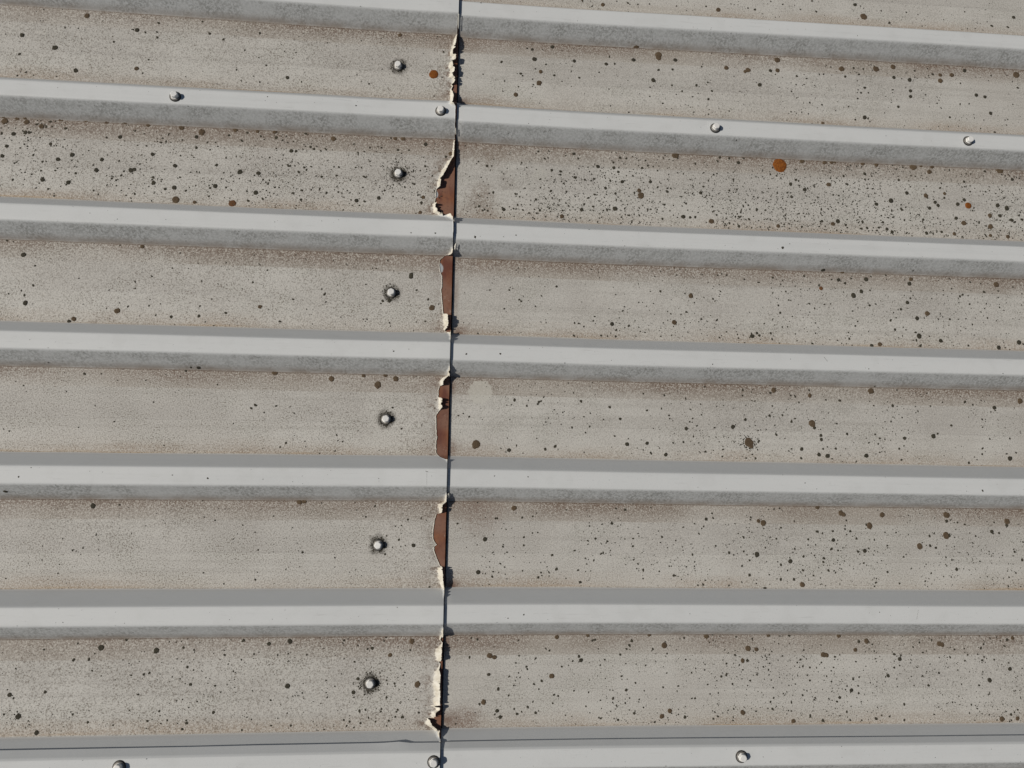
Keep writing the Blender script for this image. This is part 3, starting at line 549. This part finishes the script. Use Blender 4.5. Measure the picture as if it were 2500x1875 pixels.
def lichen_mat(name, c1, c2, c3):
    N = NB(name); oi = N.n('ShaderNodeObjectInfo'); P = N.n('ShaderNodeNewGeometry').outputs['Position']
    n = N.noise(P, 900, 3, .65); n2 = N.noise(P, 300, 3, .6)
    c = N.mix(N.ss(n2, .38, .64), c1, c2); c = N.mix(N.ss(n, .48, .68), c, c3)
    c = N.mix(N.math('MULTIPLY', oi.outputs['Random'], .35), c, c3)
    N.l(c, N.b.inputs['Base Color']); N.b.inputs['Roughness'].default_value = .95; N.b.inputs['Specular IOR Level'].default_value = .1
    b = N.n('ShaderNodeBump'); b.inputs['Strength'].default_value = .7; b.inputs['Distance'].default_value = .0006
    N.l(n, b.inputs['Height']); N.l(b.outputs[0], N.b.inputs['Normal'])
    return N.m
LM = {'': lichen_mat('dark_lichen', (.052, .048, .036), (.072, .064, .046), (.032, .030, .024)),
      'r': lichen_mat('brown_lichen', (.105, .075, .048), (.135, .098, .062), (.060, .044, .030)),
      'q': lichen_mat('rusty_lichen', (.17, .075, .03), (.12, .075, .045), (.07, .04, .025)),
      'o': lichen_mat('orange_lichen', (.29, .10, .018), (.20, .062, .014), (.085, .034, .014))}
def lichen_shape(seed, seg=22):
    rnd = random.Random(seed); V = []; F = []
    amp = rnd.uniform(.08, .32) if seed else .07; el = rnd.uniform(.82, 1.0)
    rings = [(1, 0.0), (.95, .10), (.72, .17), (.38, .2)]
    for r, z in rings:
        for i in range(seg):
            a = 2*math.pi*i/seg
            q = 1+amp*noise.noise(Vector((math.cos(a)*1.7, math.sin(a)*1.7, seed*3.7)))+.17*noise.noise(Vector((math.cos(a)*4.5, math.sin(a)*4.5, seed*1.3)))
            zz = z*(1+.6*noise.noise(Vector((math.cos(a)*r*3, math.sin(a)*r*3, seed))))
            V.append((r*q*math.cos(a), r*q*math.sin(a)*el, zz))
    V.append((0, 0, .19)); n = len(V)-1
    for j in range(3):
        for i in range(seg): F.append((j*seg+i, j*seg+(i+1) % seg, (j+1)*seg+(i+1) % seg, (j+1)*seg+i))
    for i in range(seg): F.append((3*seg+i, 3*seg+(i+1) % seg, n))
    return V, F
SHAPES = [lichen_shape(i) for i in range(14)]
SHMESH = {}
def shape_mesh(i, code):
    if (i, code) not in SHMESH:
        me = bpy.data.meshes.new('lichen_spot'); me.from_pydata(SHAPES[i][0], [], SHAPES[i][1])
        me.polygons.foreach_set('use_smooth', [True]*len(me.polygons)); me.materials.append(LM[code]); SHMESH[i, code] = me
    return SHMESH[i, code]
spots = []
for v, s in LIST.items():
    for it in s.split():
        code = it[-1] if it[-1] in 'roq' else ''
        a, b, d = (float(q) for q in it.rstrip('roq').split(','))
        x0, y0, sc = VIEWS[v]; p = px(x0+a/sc, y0+b/sc)
        m = (CAMLOC-p).length/FPX                      # metres per picture pixel there
        spots.append((d/sc*m*(.55 if d > 15 else .56), p, code))
spots.sort(key=lambda s: -s[0])
def ground_frame(p):
    e = .0015
    n = Vector((-(surf(p.x+e, p.y)-surf(p.x-e, p.y))/(2*e), -(surf(p.x, p.y+e)-surf(p.x, p.y-e))/(2*e), 1)).normalized()
    return n.to_track_quat('Z', 'Y').to_matrix().to_4x4()
NTH = ['strip above the topmost rib', 'topmost pan', 'second pan', 'third pan', 'fourth pan', 'fifth pan', 'sixth pan', 'bottom rib']
NAMED = {'o': []}
groups = {}
small = []
big = spots[:300]
keep = []
for r, p, code in big:
    k, t = pan_coord(p.x, p.y); k = min(7, max(0, k)); side = 'left' if p.x < 0 else 'right'
    zone = 'upper edge of' if t < .22 else ('lower edge of' if t > .80 else 'middle of')
    if t < -.04 or t > 1.04: zone = 'rib beside'
    hue = {'': 'dark', 'r': 'brown', 'q': 'rusty brown', 'o': 'orange'}[code]
    size = 'large' if r > .0042 else ('medium' if r > .0027 else 'small')
    groups.setdefault((hue, size, zone, k, side), []).append((r, p, code))
ORD = ['leftmost']+[w+' from left' for w in 'second third fourth fifth sixth seventh eighth ninth tenth eleventh twelfth thirteenth fourteenth fifteenth sixteenth seventeenth eighteenth nineteenth twentieth'.split()]
for (hue, size, zone, k, side), L in groups.items():
    L.sort(key=lambda s: s[1].x)
    for i, (r, p, code) in enumerate(L):
        base = f'{size} {hue} lichen, {zone} {NTH[k]}, {side} of joint'
        if code == 'o':
            lab = {True: 'bright orange lichen dot beside the top screw, left of the joint'}.get(p.x < 0) or ('largest orange lichen disc, under the upper screwed rib at right' if r > .008 else 'small orange lichen dot among dark spots at the far right')
        elif len(L) == 1: lab = base
        else: lab = base+', '+(ORD[i] if i < len(L)-1 else 'rightmost')
        o = bpy.data.objects.new('lichen_spot', shape_mesh(0 if code == 'o' else random.randrange(14), code)); COL.objects.link(o)
        z = surf(p.x, p.y)
        o.matrix_world = Matrix.Translation((p.x, p.y, z-.00005)) @ ground_frame(p) @ Matrix.Rotation(random.uniform(0, 6.28), 4, 'Z') @ Matrix.Diagonal((r, r, min(r, .004)*(1.0 if code != 'o' else 1.6), 1))
        tag(o, lab, 'lichen', f'lichen spots {zone} the {NTH[k]}, {side} of the joint')

# smaller spots seen in the photograph and the fine specks between them, each kind joined
def joined(name, items, label, seg, mat):
    V = []; F = []
    for r, p, _ in items:
        fr = ground_frame(p); ph = random.uniform(0, 6.28); b = len(V); zz = surf(p.x, p.y)
        el = random.uniform(.6, 1); ro = random.uniform(0, 6.28); co, si = math.cos(ro), math.sin(ro)
        for i in range(seg):
            a = 2*math.pi*i/seg; q = r*random.uniform(.72, 1.2)
            ux, uy = q*math.cos(a), q*math.sin(a)*el
            V.append((Vector((p.x, p.y, zz))+fr.to_3x3() @ Vector((ux*co-uy*si, ux*si+uy*co, .00012)))[:])
        V.append((Vector((p.x, p.y, zz))+fr.to_3x3() @ Vector((0, 0, .00012+r*.22)))[:])
        for i in range(seg): F.append((b+i, b+(i+1) % seg, b+seg))
    o = mesh_obj(name, V, F, mat); tag(o, label, 'lichen', None, 'stuff'); return o
rest = spots[300:]
rm = random.Random(5)
for side, n in (('R', 380), ('L', 190)):
    for i in range(n):
        x = rm.uniform(.03, 1.0) if side == 'R' else rm.uniform(-.95, -.05)
        t = .12+.86*rm.random()**(.6 if side == 'R' else .9); y0 = rib_y(2, x)-C-W; y1 = rib_y(3, x)+C+W
        rest.append((rm.uniform(.0009, .0018), Vector((x, y0+(y1-y0)*t, 0)), ''))
joined('small_lichen_spots', [(s[0], s[1], '') for s in rest], 'small dark lichen spots scattered over the pans of the roof', 9, LM[''])
DENS = {(0,'R'):800,(1,'L'):300,(1,'R'):800,(2,'L'):1900,(2,'R'):4300,(3,'L'):330,(3,'R'):1300,(4,'L'):190,(4,'R'):1150,(5,'L'):240,(5,'R'):1600,(6,'L'):1000,(6,'R'):2100,(0,'L'):150,(7,'L'):150,(7,'R'):200}
rs = random.Random(11); specks = []
for (k, sd_), n in DENS.items():
    n = int(n*1.55); c = 0; tries = 0
    while c < n and tries < n*40:
        tries += 1
        x = rs.uniform(.015, 1.15) if sd_ == 'R' else rs.uniform(-1.1, -.02)
        t = rs.random()
        cl = .5+1.1*noise.noise(Vector((x*9, k*5.3+t*1.6, 1.1 if sd_ == 'R' else 7.7)))+.6*noise.noise(Vector((x*30, k*9.1+t*5, 2)))
        if sd_ == 'R': cl *= (.35 if k != 2 else .7)+.9*sstep(0, .6, x)
        if k == 2 and sd_ == 'R': cl *= .55+.9*t
        if k in (0, 3, 6) and t > .75: cl *= 1.5
        if k == 2 and sd_ == 'L': cl *= .85+.3*sstep(-.7, -.1, x)
        if rs.random() > cl: continue
        y0 = rib_y(k, x)-C-W; y1 = rib_y(k+1, x)+C+W
        y = y0+(y1-y0)*t
        r = min(.0020, .00062*math.exp(rs.gauss(0, .52)))
        specks.append((r, Vector((x, y, 0)), '')); c += 1
for (u0, v0, u1, v1) in [(1042, 1152, 1042, 1182), (1039, 1150, 1045, 1152), (2012, 872, 2020, 882), (1158, 575, 1161, 582), (2242, 1490, 2238, 1512)]:
    for i in range(14):                                 # hair-thin scratches and stalks on the crests
        specks.append((.00035, px(u0+(u1-u0)*i/13, v0+(v1-v0)*i/13), ''))
for k in range(1, 8):                                   # a few on the ribs
    for i in range(130):
        x = rs.uniform(-1, 1.1)
        if abs(x) < .012: continue
        f = rs.random(); y = rib_y(k, x)+(rs.uniform(-C, C) if f < .45 else -C-W*rs.uniform(.05, 1))
        specks.append((min(.0013, .0004*math.exp(rs.gauss(0, .45))), Vector((x, y, 0)), ''))
for q, n, r0, r1 in [(PAN_SCREWS[1], 260, .0085, .032), (PAN_SCREWS[5], 110, .009, .018), (PAN_SCREWS[2], 80, .009, .017), (PAN_SCREWS[0], 45, .009, .014), (PAN_SCREWS[3], 60, .009, .014), (PAN_SCREWS[4], 60, .009, .014), (vpx('F', 437, 1195), 60, .009, .018)]:
    for i in range(n):
        a = rs.uniform(0, 6.28); d = r0+(r1-r0)*rs.random()**2.2
        specks.append((rs.uniform(.0005, .0015), Vector((q.x+d*math.cos(a), q.y+d*math.sin(a), 0)), ''))
joined('lichen_specks', specks, 'fine dark lichen specks sprinkled across the roof sheets', 6, LM[''])

# ------------------------------------------------------------------ what carries the roof
def steel_mat():
    N = NB('galvanised_purlin'); P = N.n('ShaderNodeNewGeometry').outputs['Position']
    N.l(N.mix(N.noise(P, 30, 4), (.3, .31, .32), (.42, .43, .44)), N.b.inputs['Base Color']); N.b.inputs['Metallic'].default_value = .6; N.b.inputs['Roughness'].default_value = .5
    return N.m
MP = steel_mat()
for x, lab in ((-.115, 'galvanised purlin hidden under the end lap of the roof sheets'),):
    b = [(-.03, 0), (.03, 0), (.03, -.002), (-.028, -.002), (-.028, -.15), (-.03, -.15)]
    V = [(x+q[0], y, q[1]-.0022) for y in (-1.6, 1.4) for q in b]; n = 6
    F = [(i, (i+1) % n, (i+1) % n+n, i+n) for i in range(n)]+[tuple(range(n))[::-1], tuple(range(n, 2*n))]
    o = mesh_obj('purlin', V, F, MP, smooth=False); tag(o, lab, 'purlin', None, 'structure')
N = NB('dry_ground'); P = N.n('ShaderNodeNewGeometry').outputs['Position']
N.l(N.mix(N.noise(P, .8, 6, .6), (.09, .085, .06), (.16, .14, .10)), N.b.inputs['Base Color']); N.b.inputs['Roughness'].default_value = .95
g = mesh_obj('ground', [(-600, -600, -4), (600, -600, -4), (600, 600, -4), (-600, 600, -4)], [(0, 1, 2, 3)], N.m, smooth=False)
tag(g, kind='structure')
